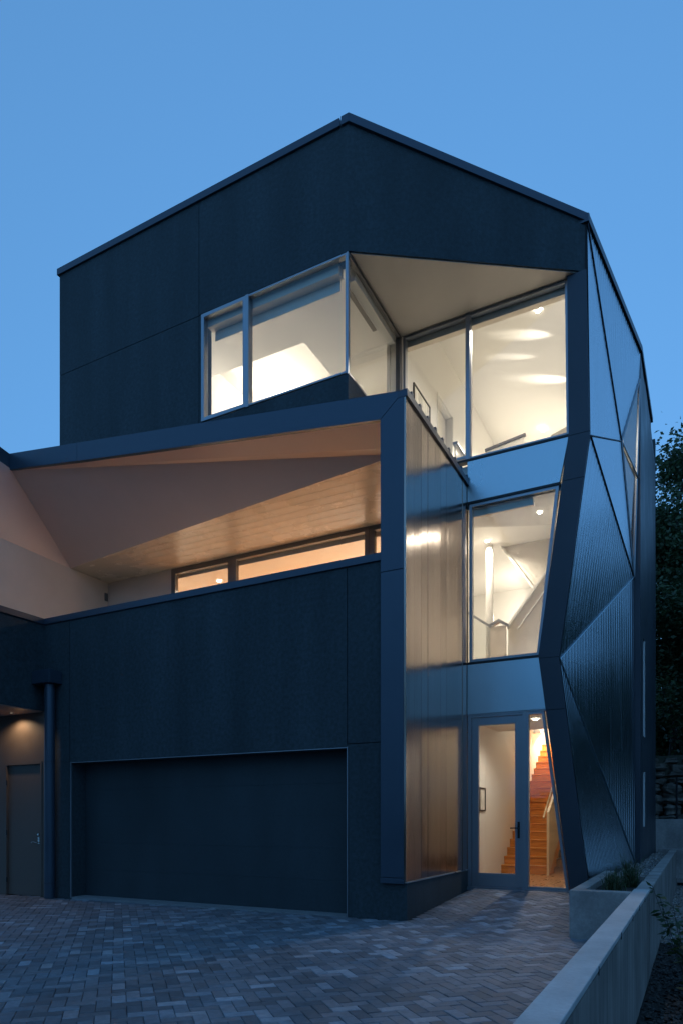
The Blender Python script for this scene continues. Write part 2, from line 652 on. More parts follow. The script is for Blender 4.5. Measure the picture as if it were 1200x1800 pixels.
# hinge-like cover on the cream wall corner
box('outlet_cover', -8.906, -8.88, 2.80, 2.88, 6.72, 6.9, 'frame_dark', house)


def window(name, pts, y, parent=house, fw=.05, m='frame', depth=.1, mull=(), glass_off=.05):
    """glazed opening in a plane facing -y; pts = outline (x,z) clockwise or not; frame bars follow the outline"""
    win = pxz(name, inset(pts, fw * .8), y + glass_off, y + glass_off + .012, 'glass', parent)
    ins = inset(pts, fw)
    n = len(pts)
    for i in range(n):
        a, b = pts[i], pts[(i + 1) % n]
        c, d = ins[(i + 1) % n], ins[i]
        pxz('window_frame', [a, b, c, d], y, y + depth, m, win)
    return win


def inset(pts, d):
    n = len(pts)
    area = sum(pts[i][0] * pts[(i + 1) % n][1] - pts[(i + 1) % n][0] * pts[i][1] for i in range(n))
    s = 1 if area > 0 else -1
    out = []
    for i in range(n):
        p0, p1, p2 = (Vector(pts[i - 1]), Vector(pts[i]), Vector(pts[(i + 1) % n]))
        e1 = (p1 - p0).normalized()
        e2 = (p2 - p1).normalized()
        n1 = Vector((-e1.y, e1.x)) * s
        n2 = Vector((-e2.y, e2.x)) * s
        k = (n1 + n2)
        k = k / (1 + n1.dot(n2))
        q = p1 + k * d
        out.append((q.x, q.y))
    return out


# terrace doors
tw = window('terrace_window', [(-6.935, 4.33), (-5.22, 4.33), (-5.22, 7.175), (-6.935, 7.175)], 2.91, fw=.12, m='frame_dark')
tw = window('terrace_window', [(-5.215, 4.33), (-1.96, 4.33), (-1.96, 7.175), (-5.215, 7.175)], 2.90, fw=.10, m='frame_dark')
tw = window('terrace_window', [(-1.955, 4.33), (-1.36, 4.33), (-1.36, 7.175), (-1.955, 7.175)], 2.91, fw=.10, m='frame_dark')

# --- upper block, left front (faces the drive), y = .709
UX0, UX1 = -7.971, -1.30
wt = 12.72
wall(UX0, -4.337 - GAP, UF, UF + .3, 7.95, 10.622 - GAP, name='wall_panel')
wall(UX0, -4.337 - GAP, UF, UF + .3, 10.622 + GAP, wt, name='wall_panel')
wall(-4.337 + GAP, UX1, UF, UF + .3, 10.64, wt, name='wall_panel')
wall(-4.337 + GAP, -4.285, UF, UF + .3, 7.95, 10.62, name='wall_panel')
wall(-4.285, UX1, UF, UF + .3, 7.95, 8.66, name='wall_panel')
wall(UX0 + .01, -4.30, UF + .02, UF + .28, 7.95, wt - .02, m='backing', name='wall_core')
wall(UX0, UX0 + .3, UF + .3, 11, 7.95, wt, name='wall')
# return wall under the glass return
wall(UX1 - .25, UX1, UF + .3, 2.95, 7.2, 8.655, name='wall_panel')
# right front (prow to pier): bottom level, top falling to the right
pr, pq = Vector((-1.30, .709, 0)), Vector((2.044, 2.91, 0))
nin = Vector((-(pq - pr).y, (pq - pr).x, 0)).normalized() * .28
prism('wall_panel', [(pr.x, pr.y, 10.64), (pq.x, pq.y, 10.64), (pq.x, pq.y, 11.48), (pr.x, pr.y, 12.72)], nin, 'stucco', house)
# copings
box('roof_coping', UX0 - .04, UX1 - .14, UF - .04, UF + .34, wt - .03, wt + .10, 'coping', house, bevel=.004)
e1 = (pq - pr).normalized()
npr = -nin.normalized() * .04
c0, c1 = pr + npr + Vector((-.14, -.03, 0)), pq + npr + e1 * .04
box('roof_coping', c0.x + .005, c0.x + .14, UF - .042, UF + .3, wt - .03, wt + .105, 'coping', house)
cs = Vector((c0.x + .143, UF - .042, 0))
prism('roof_coping', [(cs.x, cs.y, wt - .03), (c1.x, c1.y, 11.44), (c1.x, c1.y, 11.575), (cs.x, cs.y, wt + .105)], tuple(nin * 1.3), 'coping', house)
# soffit under the prow
prism('prow_soffit', [(-1.28, .76, 10.625), (1.98, 2.905, 10.625), (-1.28, 2.905, 10.625)], (0, 0, .02), 'prow_grey', house)

# corner window: front part and return
win = window('corner_window', [(-4.28, 8.68), (-3.30, 8.68), (-3.30, 10.62), (-4.28, 10.62)], UF - .01, fw=.062, depth=.12)
win2 = window('corner_window', [(-3.295, 8.68), (-1.32, 8.68), (-1.32, 10.62), (-3.295, 10.62)], UF - .008, fw=.03, depth=.1)
box('mullion', -3.30, -3.235, UF - .02, UF + .11, 8.66, 10.62, 'frame', win2)
box('corner_post', -1.325, -1.298, UF - .012, UF + .02, 8.66, 10.625, 'frame', win2)
rg = prism('return_window', [(-1.31, UF + .02, 8.67), (-1.31, 2.82, 8.67), (-1.31, 2.82, 10.6), (-1.31, UF + .02, 10.6)], (-.012, 0, 0), 'glass', house)
box('window_frame', -1.36, -1.29, UF + .02, 2.82, 10.57, 10.625, 'frame_dark', rg)
box('window_frame', -1.36, -1.29, UF + .02, 2.82, 8.655, 8.68, 'frame', rg)
box('window_frame', -1.37, -1.285, 2.82, 2.90, 8.655, 10.62, 'frame_dark', rg)

# --- entrance plane y = 2.91
EY = 2.91
up1 = window('stair_window', [(-1.255, 8.02), (.005, 8.02), (.005, 10.62), (-1.255, 10.62)], EY, fw=.045)
up2 = window('stair_window', [(.01, 7.975), (1.77, 7.975), (1.742, 10.62), (.01, 10.62)], EY, fw=.045)
box('mullion', -.03, .045, EY - .03, EY + .1, 7.98, 10.62, 'frame', up2)
box('sill', -.30, 1.79, EY - .035, EY + .1, 7.94, 7.976, 'black_metal', up2)
pxz('spandrel_panel', [(0, 7.2), (1.615, 7.2), (1.765, 7.935), (0, 7.935)], EY - .02, EY + .06, 'spandrel', house, bevel=.004)
mw = window('stair_window', [(.03, 4.30), (1.275, 4.30), (1.602, 7.16), (.03, 7.16)], EY, fw=.05)
box('sill', .0, 1.29, EY - .03, EY + .1, 4.262, 4.299, 'black_metal', mw)
box('head', .0, 1.62, EY - .02, EY + .1, 7.163, 7.197, 'black_metal', mw)
pxz('spandrel_panel', [(0, 3.36), (1.40, 3.36), (1.27, 4.258), (0, 4.258)], EY - .02, EY + .06, 'spandrel', house, bevel=.004)
# entrance door
sl_ = window('side_window', [(1.045, .25), (1.765, .25), (1.352, 3.33), (1.045, 3.33)], EY, fw=.045)
box('mullion', .985, 1.05, EY - .015, EY + .1, .24, 3.33, 'frame', sl_)
box('door_head', .0, 1.42, EY - .012, EY + .1, 3.333, 3.358, 'frame', house)
box('threshold', .0, 1.80, EY - .04, EY + .12, .19, .248, 'frame', house)
dr = pxz('entrance_door', [(.155, .46), (.875, .46), (.875, 3.17), (.155, 3.17)], EY + .045, EY + .057, 'glass', house)
for q in ([(.075, .252), (.195, .252), (.195, 3.29), (.075, 3.29)], [(.85, .252), (.98, .252), (.98, 3.29), (.85, 3.29)]):
    pxz('stile', q, EY + .02, EY + .085, 'frame', dr, bevel=.003)
box('top_rail', .195, .85, EY + .02, EY + .085, 3.15, 3.29, 'frame', dr, bevel=.003)
box('bottom_rail', .195, .85, EY + .02, EY + .085, .252, .50, 'frame', dr, bevel=.003)
box('door_frame', .0, .07, EY, EY + .1, .25, 3.33, 'frame', dr)
box('door_frame', .07, .985, EY, EY + .1, 3.295, 3.332, 'frame', dr)
box('handle_plate', .895, .935, EY + .005, EY + .019, 1.13, 1.42, 'black_metal', dr)
tube('handle', (.915, EY + .01, 1.31), (.915, EY - .05, 1.31), .01, .01, 'black_metal', dr, 8)
tube('handle', (.915, EY - .045, 1.31), (.78, EY - .045, 1.31), .011, .010, 'black_metal', dr, 8)

# pier with two folds, split at its joints
pl = [(1.80, .20), (1.27, 4.27), (1.77, 7.965), (1.745, 10.63)]
prr = [(2.105, .20), (1.612, 4.19), (2.107, 7.86), (2.05, 10.63)]


def edge_x(poly, z):
    for (x0, z0), (x1, z1) in zip(poly[:-1], poly[1:]):
        if z0 <= z <= z1:
            return x0 + (x1 - x0) * (z - z0) / (z1 - z0)
    return poly[-1][0]


cuts = [.20, 3.33, 4.225, 7.18, 7.92, 10.63]
for z0, z1 in zip(cuts[:-1], cuts[1:]):
    za, zb = z0 + .004, z1 - .004
    zl = [za] + [p[1] for p in pl if za < p[1] < zb] + [zb]
    zr = [za] + [p[1] for p in prr if za < p[1] < zb] + [zb]
    pts = [(edge_x(pl, z), z) for z in zl] + [(edge_x(prr, z), z) for z in reversed(zr)]
    pxz('pier_panel', pts, EY - .07, EY + .25, 'pier', house)
core = [(x + .02, z) for x, z in pl] + [(x - .02, z) for x, z in reversed(prr)]
pxz('pier_core', core, EY - .06, EY + .24, 'backing', house)

# --- brushed metal return wall x = 0
edges = np.linspace(-.02, 2.895, 11)
for k in range(10):
    y0, y1 = edges[k], edges[k + 1] - .003
    t = RNG.normal(0, .004)
    prism('metal_panel', [(.0 + t, y0, .565), (.0 - t, y1, .565), (.0 - t, y1, 7.50), (.0 + t, y0, 7.50)], (-.02, 0, 0), 'brushed', house)
box('panel_sill', -.03, .02, -.03, 2.89, .545, .563, 'spandrel', house)
box('panel_end', -.028, .004, -.055, -.022, .565, 7.5, 'brushed', house)
wall(-.3, -.03, .3, 3.05, .2, 7.45, m='backing', name='wall_core')
wall(-.3, .0, .3, 2.90, -.1, .545, name='wall_panel')
box('metal_coping', -.12, .03, -.065, 2.905, 7.50, 7.60, 'coping', house)
for k in range(9):
    y = .12 + k * .335
    box('seam_clip', -.03, .028, y, y + .06, 7.602, 7.66, 'coping', house)

# --- folded metal side
A = (2.06, EY - .02, 11.42)
B = (2.618, 6.744, 11.42)
C_ = (2.11, EY - .02, 7.86)
D = (2.36, 5.42, 8.945)
Eo = (2.49, 6.68, 6.643)
F = (1.615, EY - .02, 4.19)
Gp = (2.53, 6.70, .50)
Hp = (2.112, EY - .02, .20)
W1 = (2.60, 6.735, 10.85)


def clip_half(poly, h, keep_greater):
    out = []
    n = len(poly)
    for i in range(n):
        p, q = poly[i], poly[(i + 1) % n]
        ip = (p[0] >= h) == keep_greater
        iq = (q[0] >= h) == keep_greater
        if ip:
            out.append(p)
        if ip != iq:
            t = (h - p[0]) / (q[0] - p[0])
            out.append((h, p[1] + (q[1] - p[1]) * t))
    return out


def corrugated(pts, pitch=.17, depth=.0026, lean=0.):
    """one folded facet of ribbed sheet; the ribs run up the facet"""
    P = [Vector(p) for p in pts]
    n = Vector((0, 0, 0))
    for i in range(len(P)):
        n += P[i].cross(P[(i + 1) % len(P)])
    n.normalize()
    if n.x < 0:
        n = -n
    ev = (Vector((0, lean, 1)) - n * n.dot(Vector((0, lean, 1)))).normalized()
    eh = ev.cross(n)
    c = sum(P, Vector()) / len(P)
    poly = [((p - P[0]).dot(eh), (p - P[0]).dot(ev)) for p in P]
    poly = inset(poly, .014)
    hs = [p[0] for p in poly]
    # rib profile over one pitch: pan, rise, crest, fall
    prof = [(0, 0), (.30, .12), (.55, 0), (.68, 1), (.84, 1)]
    cutsh = []
    k = math.floor(min(hs) / pitch)
    while k * pitch < max(hs) + pitch:
        for t, d in prof:
            cutsh.append(((k + t) * pitch, d * depth))
        k += 1
    V, Fc = [], []
    for (h0, d0), (h1, d1) in zip(cutsh[:-1], cutsh[1:]):
        q = clip_half(poly, h0, True)
        if len(q) > 2:
            q = clip_half(q, h1, False)
        if len(q) < 3:
            continue
        k0 = len(V)
        for h, vv in q:
            d = d0 + (d1 - d0) * (h - h0) / (h1 - h0)
            V.append(P[0] + eh * h + ev * vv + n * d)
        Fc.append(tuple(range(k0, k0 + len(q))))
    # bent-up thickness: folded backing sheet
    o = obj('metal_facet', V, Fc, 'corrugated', house)
    prism('facet_backing', [p - n * .012 for p in P], tuple(-n * .05), 'backing', house)
    return o


corrugated([A, D, C_], .09, .0019)
corrugated([A, B, W1, D], .13)
corrugated([C_, D, Eo], .09, .0019)
corrugated([C_, Eo, F], .13)
corrugated([F, Eo, Gp], .13)
corrugated([F, Gp, Hp], .1, .0024)
# fold flashings
for p, q in ((Eo, F), (F, Gp), (C_, Eo), (A, D), (C_, D)):
    off = Vector((.012, -.004, 0))
    tube('fold_trim', Vector(p) + off, Vector(q) + off, .011, .011, 'spandrel' if (p, q) in ((Eo, F), (F, Gp)) else 'coping', house, 6)
prism('roof_coping', [(2.09, EY - .06, 11.43), (2.66, 6.76, 11.43), (2.66, 6.76, 11.56), (2.09, EY - .06, 11.56)], (-.2, 0, 0), 'coping', house)
# kite window in the folded side
kw = prism('kite_window', [W1, D, Eo, (2.585, 6.73, 9.2)], (-.012, 0, 0), 'glass', house)
for p, q in ((W1, D), (D, Eo), (W1, Eo)):
    tube('window_frame', Vector(p), Vector(q), .03, .03, 'frame', kw, 6)
tube('window_frame', D, (2.57, 6.72, 8.75), .025, .025, 'frame', kw, 6)
# back part of the side: stucco wall with two slot windows
SX = 2.62
for y0, y1, z0, z1 in ((6.745, 7.55, .3, 11.45), (8.0, 10.7, .3, 11.7), (7.55, 8.0, 5.55, 11.45), (7.55, 8.0, 2.55, 3.35), (7.55, 8.0, .3, 1.3)):
    wall(2.3, SX, y0, y1, z0, z1, name='wall_panel', m='pier')
for z0, z1 in ((3.35, 5.55), (1.3, 2.55)):
    o = box('slot_window', SX - .16, SX - .15, 7.55, 8.0, z0, z1, 'glass', house)
    box('window_frame', SX - .18, SX - .005, 7.55, 7.57, z0, z1, 'frame', o)
    box('window_jamb', SX - .18, SX + .012, 7.96, 8.0, z0, z1, 'white', o)
prism('roof_coping', [(2.66, 6.77, 11.44), (2.66, 10.75, 12.0), (2.66, 10.75, 12.12), (2.66, 6.77, 11.56)], (-.3, 0, 0), 'coping', house)
prism('wall', [(2.61, 6.75, 11.4), (2.61, 10.72, 11.4), (2.61, 10.72, 12.0), (2.61, 6.75, 11.45)], (-.3, 0, 0), 'pier', house)
# roof and rear walls close the volume
RV = [(-7.95, .8, 12.70), (-1.35, .8, 12.70), (2.0, 3.0, 11.45), (2.55, 6.8, 11.45), (2.55, 10.7, 11.9), (-7.95, 10.7, 12.7)]
obj('roof', RV + [(x, y, z - .12) for x, y, z in RV], [(0, 1, 5), (1, 2, 3), (1, 3, 4), (1, 4, 5), (6, 11, 7), (7, 9, 8), (7, 10, 9), (7, 11, 10)], 'coping', house)
wall(-12, 2.6, 13.0, 13.3, -.1, 12.7, name='rear_wall')
wall(-7.97, 2.6, 10.72, 13.0, 11.7, 11.95, name='rear_roof', m='coping')
wall(2.3, 2.6, 10.72, 13.0, -.1, 11.7, name='wall', m='pier')

# ------------------------------------------------------------------ interior
# stair hall level 3
HY = 2.99
box('interior_wall', -1.55, -1.302, EY + .1, 4.93, 7.9, 12.0, 'white', house)
box('interior_wall', -1.55, -1.302, 6.02, 10.6, 7.9, 12.0, 'white', house)
box('interior_wall', -1.55, -1.302, 4.93, 6.02, 10.72, 12.0, 'white', house)
io = box('interior_door', -1.50, -1.46, 4.97, 5.98, 7.9, 10.68, 'white', house)
for y0, y1 in ((4.93, 4.97), (5.98, 6.02)):
    box('door_frame', -1.55, -1.29, y0, y1, 7.9, 10.72, 'white_gloss', io)
pxz('interior_wall', [(-1.3, 7.9), (2.3, 7.9), (2.3, 11.0), (-1.3, 11.87)], 10.4, 10.6, 'white', house)
prism('interior_ceiling', [(-1.55, HY + .05, 11.95), (1.98, HY + .05, 11.05), (2.3, 10.5, 10.97), (-1.55, 10.5, 11.95)], (0, 0, .05), 'ceiling_white', house)
pxz('interior_wall', [(-1.55, 10.62), (2.0, 10.62), (2.0, 11.03), (-1.55, 11.93)], HY + .06, HY + .14, 'white', house)
box('blind_housing', -1.25, 1.72, HY + .04, HY + .16, 10.47, 10.60, 'blind', house)
prism('interior_wall', [(2.0, HY, 7.9), (2.11, 4.6, 7.9), (2.11, 4.6, 11.1), (2.0, HY, 11.1)], (.04, 0, 0), 'white', house)
prism('interior_wall', [(2.25, 6.7, 7.9), (2.25, 10.5, 7.9), (2.25, 10.5, 11.1), (2.25, 6.7, 11.1)], (.04, 0, 0), 'white', house)
box('floor_slab', -1.3, 1.55, HY, 4.0, 7.22, 7.9, 'white', house)
box('floor_slab', -2.4, 2.2, 4.0, 10.5, 7.74, 7.9, 'white', house)
# guard of perforated sheet at level 3
gp = box('stair_guard', -.60, -.58, 4.0, 8.6, 7.92, 8.95, 'perforated', house)
box('top_rail', -.64, -.54, 4.0, 8.6, 8.95, 9.0, 'frame', gp)
gq = pxz('stair_guard', [(-.5, 8.62), (.32, 8.62), (.32, 9.86), (-.5, 9.74)], 6.0, 6.02, 'perforated', house)
pxz('top_rail', [(-.54, 9.74), (.36, 9.87), (.36, 9.92), (-.54, 9.79)], 5.97, 6.05, 'frame_dark', gq)
gq = pxz('stair_guard', [(.60, 9.3), (1.6, 9.3), (1.6, 10.92), (.60, 10.62)], 7.6, 7.62, 'perforated', house)
# bedroom behind the corner window
bc = 10.70
LW = (-6.3, -3.05, 2.28, 5.3)
box('interior_ceiling', -7.7, -1.35, UF + .3, LW[2], bc, bc + .08, 'ceiling_white', house)
box('interior_ceiling', LW[1], -1.35, LW[2], 6.4, bc, bc + .08, 'ceiling_white', house)
box('interior_ceiling', -7.7, LW[0], LW[2], 6.4, bc, bc + .08, 'ceiling_white', house)
box('interior_ceiling', LW[0], LW[1], LW[3], 6.4, bc, bc + .08, 'ceiling_white', house)
box('light_well', LW[0], LW[1], LW[3], LW[3] + .05, bc + .08, 12.0, 'ceiling_white', house)
box('light_well', LW[0] - .05, LW[0], LW[2], LW[3], bc + .08, 12.0, 'ceiling_white', house)
box('light_well', LW[1], LW[1] + .05, LW[2], LW[3], bc + .08, 12.0, 'ceiling_white', house)
box('light_well', LW[0], LW[1], LW[2] - .05, LW[2], bc + .08, 12.0, 'ceiling_white', house)
box('light_well', LW[0], LW[1], LW[2], LW[3], 12.0, 12.05, 'ceiling_white', house)
box('interior_wall', -7.7, -1.55, 6.4, 6.5, 7.9, bc, 'white', house)
box('interior_wall', -7.72, -7.66, UF + .3, 6.4, 7.9, bc, 'white', house)
box('floor_slab', -7.7, -1.56, UF + .3, 6.4, 7.8, 7.9, 'white', house)
box('interior_wall', -1.62, -1.56, 2.97, 6.4, 7.9, bc, 'white', house)
bh = box('blind_housing', -4.25, -1.55, UF + .14, UF + .30, 10.47, 10.69, 'blind', house)
box('blind_fabric', -4.2, -1.6, UF + .30, UF + .31, 10.30, 10.47, 'blind', bh)
bh = box('blind_housing', -1.52, -1.38, UF + .4, 2.8, 10.47, 10.69, 'white', house)
box('blind_slot', -1.60, -1.525, UF + .5, 2.3, 10.44, 10.46, 'frame_dark', bh)
# level 2 room behind the terrace
box('interior_ceiling', -8.0, -1.3, 3.12, 7.0, 7.02, 7.16, 'ceiling_white', house)
box('interior_wall', -8.0, -1.3, 7.0, 7.1, 4.2, 7.02, 'white', house)
box('interior_wall', -8.05, -7.95, 3.12, 7.0, 4.2, 7.02, 'white', house)
box('interior_wall', -1.4, -1.31, 3.12, 7.0, 4.2, 7.02, 'white', house)
box('terrace_wall', -1.35, -.30, 2.93, 3.05, 4.3, 7.16, 'cream', house)
box('floor_slab', -8.0, -.3, 3.0, 7.0, 4.1, 4.25, 'oak_floor', house)
# level 2 landing and double-height void behind the middle window
prism('interior_ceiling', [(-1.28, HY, 7.1), (1.70, HY, 7.1), (1.75, 4.55, 7.1), (-.28, 3.70, 7.1), (-1.28, 3.3, 7.1)], (0, 0, .12), 'white_gloss', house)
box('blind_housing', .05, 1.15, HY + .03, HY + .10, 6.97, 7.09, 'blind', house)
box('interior_wall', -2.4, 2.2, 9.6, 9.7, 3.9, 8.2, 'white', house)
box('interior_wall', -2.45, -2.35, 7.1, 9.6, 3.9, 8.2, 'white', house)
box('interior_wall', -2.4, -1.3, 7.1, 7.15, 4.1, 7.74, 'white', house)
box('interior_wall', -1.32, -1.28, HY, 7.1, 7.02, 7.74, 'white', house)
prism('interior_wall', [(1.50, HY, 4.2), (2.2, 6.6, 4.2), (2.2, 6.6, 7.9), (1.70, HY, 7.9)], (.04, 0, 0), 'white', house)
box('interior_wall', 2.2, 2.25, 6.6, 9.6, .2, 7.9, 'white', house)
tube('round_column', (-.52, 6.3, 4.1), (-.52, 6.3, 7.9), .085, .085, 'white_gloss', house, 24)
# upper flight: sloping soffit panel and perforated side
uf = pxz('upper_flight', [(-.45, 8.0), (.60, 6.42), (1.7, 6.3), (1.7, 8.0)], 6.55, 6.62, 'perforated', house)
pxz('stringer', [(-.50, 8.0), (.57, 6.40), (.62, 6.42), (-.44, 8.0)], 6.5, 6.64, 'white_gloss', uf)
lf = pxz('landing_guard', [(-.10, 5.80), (.72, 6.86), (1.4, 7.6), (1.4, 4.2), (-.10, 4.2)], 6.3, 6.32, 'perforated', house)
pxz('hand_rail', [(-.10, 5.84), (1.4, 7.78), (1.4, 7.70), (-.10, 5.76)], 6.22, 6.30, 'white_gloss', lf)
pxz('hand_rail', [(.12, 5.75), (1.4, 7.40), (1.4, 7.36), (.12, 5.71)], 6.24, 6.29, 'white_gloss', lf)
lg = box('landing_guard', -.46, -.10, 6.15, 6.17, 4.2, 5.82, 'perforated', house)
pxz('top_rail', [(-.48, 5.80), (-.26, 5.90), (-.06, 5.78), (-.06, 5.84), (-.26, 5.97), (-.48, 5.87)], 6.1, 6.22, 'frame', lg)
lg = pxz('landing_guard', [(-1.4, 4.2), (-.46, 4.2), (-.46, 5.80), (-1.4, 6.5)], 6.15, 6.17, 'glass', house)
pxz('top_rail', [(-1.4, 6.56), (-.46, 5.86), (-.46, 5.80), (-1.4, 6.50)], 6.12, 6.2, 'frame', lg)
# level 1: hall and oak stair
SXL, SXR = -.255, .815
box('interior_wall', -.40, SXL, HY, 4.98, .2, 4.0, 'white', house)
box('interior_wall', -.40, SXL, 4.986, 9.7, .2, 4.05, 'white', house)
box('interior_wall', -.40, SXL, 9.7, 12.9, .2, 6.0, 'white', house)
box('hall_floor', -.25, 2.2, EY + .1, 12.8, .1, .245, 'oak_floor', house)
prism('interior_ceiling', [(-.25, HY, 3.42), (1.3, HY, 3.42), (1.75, 6.0, 3.42), (-.25, 6.0, 3.42)], (0, 0, .7), 'white', house)
box('floor_slab', -1.3, -.41, HY, 9.6, 3.9, 4.1, 'white', house)
box('interior_ceiling', -.3, 2.2, 9.7, 12.9, 5.9, 6.0, 'white', house)
box('interior_wall', -.3, 2.2, 12.8, 12.9, .2, 6.0, 'white', house)
prism('interior_wall', [(1.85, HY, .2), (2.2, 6.6, .2), (2.2, 6.6, 3.4), (1.5, HY, 3.4)], (.04, 0, 0), 'white', house)
st = obj('staircase', boxv(SXL + .002, SXR, 11.2, 12.8, 3.3, 3.6), BF, 'oak', house)
NSTEP = 18
rise, go = .187, .272
for k in range(NSTEP):
    y0 = 6.30 + go * k
    z0 = .25 + rise * k
    box('riser', SXL + .003, SXR - .003, y0, y0 + go + .02, max(.25, z0 - .25), z0 + rise - .032, 'oak', st)
    box('tread', SXL + .003, SXR - .003, y0 - .018, y0 + go - .002, z0 + rise - .03, z0 + rise, 'oak', st, bevel=.004)
sg = prism('stair_guard', [(SXR, 5.98, .25), (SXR, 11.2, 3.6), (SXR, 11.2, 4.9), (SXR, 5.98, 1.62)], (.05, 0, 0), 'pale_wood', house)
tube('hand_rail', (SXR - .07, 5.98, 1.50), (SXR - .07, 11.2, 5.0), .022, .022, 'pale_wood', sg, 8)
prism('light_cove', [(SXL + .01, 9.75, 3.8), (SXL + .01, 12.4, 4.75), (SXL + .01, 12.4, 4.97), (SXL + .01, 9.75, 4.02)], (.18, 0, 0), 'white_gloss', house)


# ------------------------------------------------------------------ lamps
def lamp_light(name, loc, power, parent, color=WARM, radius=.06, spot=None, rot=None):
    ld = bpy.data.lights.new(name, 'SPOT' if spot else 'POINT')
    ld.energy = power * LK
    ld.color = color
    ld.shadow_soft_size = radius
    if spot:
        ld.spot_size = R(spot)
        ld.spot_blend = .6
    o = bpy.data.objects.new(name, ld)
    COL.objects.link(o)
    o.parent = parent
    o.location = Vector(loc) - Vector(parent.location)
    if rot:
        o.rotation_euler = rot
    return o


def downlight(loc, power, label, r=.05, drop=.12, spot=150, color=WARM, group='recessed ceiling downlights', lens='lamp'):
    t = thing('recessed_downlight', label, 'downlight', loc, group)
    n = 16
    V, Fc = [], []
    for rr, z in ((r * 1.5, -.001), (r * 1.5, -.012), (r, -.012), (r * .95, -.004)):
        V += [(math.cos(2 * math.pi * k / n) * rr, math.sin(2 * math.pi * k / n) * rr, z) for k in range(n)]
    for i in range(3):
        Fc += [(i * n + k, i * n + (k + 1) % n, (i + 1) * n + (k + 1) % n, (i + 1) * n + k) for k in range(n)]
    obj('trim_ring', V, Fc, 'white_gloss', t)
    obj('lens', [(math.cos(2 * math.pi * k / n) * r, math.sin(2 * math.pi * k / n) * r, -.008) for k in range(n)], [tuple(range(n - 1, -1, -1))], lens, t)
    lamp_light('lamp_light', Vector(loc) + Vector((0, 0, -drop)), power, t, color, .05, spot)
    return t


# level 3 hall
downlight((.97, 4.30, 11.27), 330, 'bright downlight in the sloped ceiling behind the large upper right window', drop=.03)
downlight((.2, 8.8, 11.45), 800, 'downlight in the rear of the sloped stair hall ceiling', drop=.03)
# bedroom
downlight((-6.45, 3.9, 10.69), 150, 'downlight seen in the narrow left pane of the corner window', drop=.6, spot=None)
downlight((-5.3, 4.75, 11.99), 60, 'downlight inside the bright ceiling recess of the corner room', drop=.25, spot=None)
# terrace room
downlight((-6.15, 3.66, 7.015), 640, 'downlight just above the balcony parapet in the terrace room', drop=.03)
downlight((-3.0, 4.6, 7.015), 1450, 'downlight deeper inside the terrace room', drop=.03)
# landing
downlight((1.13, 3.66, 7.09), 110, 'star bright downlight in the landing ceiling behind the middle window', drop=.03, r=.032)
downlight((-.50, 6.02, 7.735), 320, 'downlight at the head of the round column behind the middle window', drop=.03)
# hall
downlight((.9, 4.4, 3.41), 100, 'downlight in the entrance hall ceiling behind the glass door', drop=.03)
# side door
downlight((-8.2, -.24, 3.55), 38, 'downlight in the wing soffit above the brown side door', drop=.03, spot=150, lens='lamp_deep', r=.03, color=(1, .70, .42))
# lamps without visible ceiling fitting
t = thing('landing_lamp', 'glowing lamp tube beside the round column behind the middle window', 'lamp', (-.2, 8.6, 6.9))
tube('tube', (0, 0, 0), (0, .8, 0), .03, .03, 'strip', t, 10)
lamp_light('lamp_light', (-.2, 8.6, 6.7), 80, t)
t = thing('stair_lamp', 'light strip along the cove above the orange oak stair', 'lamp', (.2, 10.3, 4.7))
tube('tube', (0, 0, 0), (0, 1.2, .45), .02, .02, 'strip', t, 10)
lamp_light('lamp_light', (.3, 10.2, 4.55), 260, t)

# added hidden spots stand in for reflected light streaks on the sloped ceiling
for k, (tx, ty, tz, sz, pw) in enumerate(((.60, 5.05, 11.41, 17, 330), (.15, 5.75, 11.52, 9, 420), (.72, 6.65, 11.37, 18, 420))):
    src = Vector((1.86 + .02 * k, ty + .12, 10.62))
    t = thing('streak_helper', ('front', 'middle', 'rear')[k] + ' added unseen spot casting a bright streak on the sloped upper ceiling', 'spotlight', src, 'added ceiling streak spots')
    dv = (Vector((tx, ty, tz)) - src).normalized()
    tube('housing', -dv * .09, -dv * .01, .025, .03, 'black_metal', t, 10)
    lo = lamp_light('lamp_light', src, pw, t, (1, .9, .75), .03, sz)
    lo.data.spot_blend = 1.0
    lo.rotation_euler = dv.to_track_quat('-Z', 'Y').to_euler()

# ------------------------------------------------------------------ pictures on the walls
def picture(name, label, x, y0, y1, z0, z1):
    t = thing(name, label, 'picture', (x, y0, z0))
    d = .03
    for a0, a1, b0, b1 in ((0, y1 - y0, 0, .03), (0, y1 - y0, z1 - z0 - .03, z1 - z0), (0, .03, .03, z1 - z0 - .03), (y1 - y0 - .03, y1 - y0, .03, z1 - z0 - .03)):
        box('frame', 0, d, a0, a1, b0, b1, 'black_metal', t)
    box('print', 0, .012, .03, y1 - y0 - .03, .03, z1 - z0 - .03, 'paper', t)
    return t


picture('framed_picture', 'large black framed picture on the upper hall wall beside the interior door', -1.30, 3.53, 4.45, 9.1, 10.12)
picture('framed_picture', 'small narrow framed picture on the wall behind the glass entrance door', SXL, 4.50, 4.93, 1.63, 2.12)

# ------------------------------------------------------------------ planter and garden wall
pt = thing('concrete_planter', 'low board smooth concrete planter box beside the folded pier', 'planter', (2.29, -.39, 0))


def pbox(name, x0, x1, y0, y1, z0, z1, m, parent, bevel=0):
    px, py, pz = parent.location
    return box(name, x0 - px, x1 - px, y0 - py, y1 - py, z0 - pz, z1 - pz, m, parent, bevel)


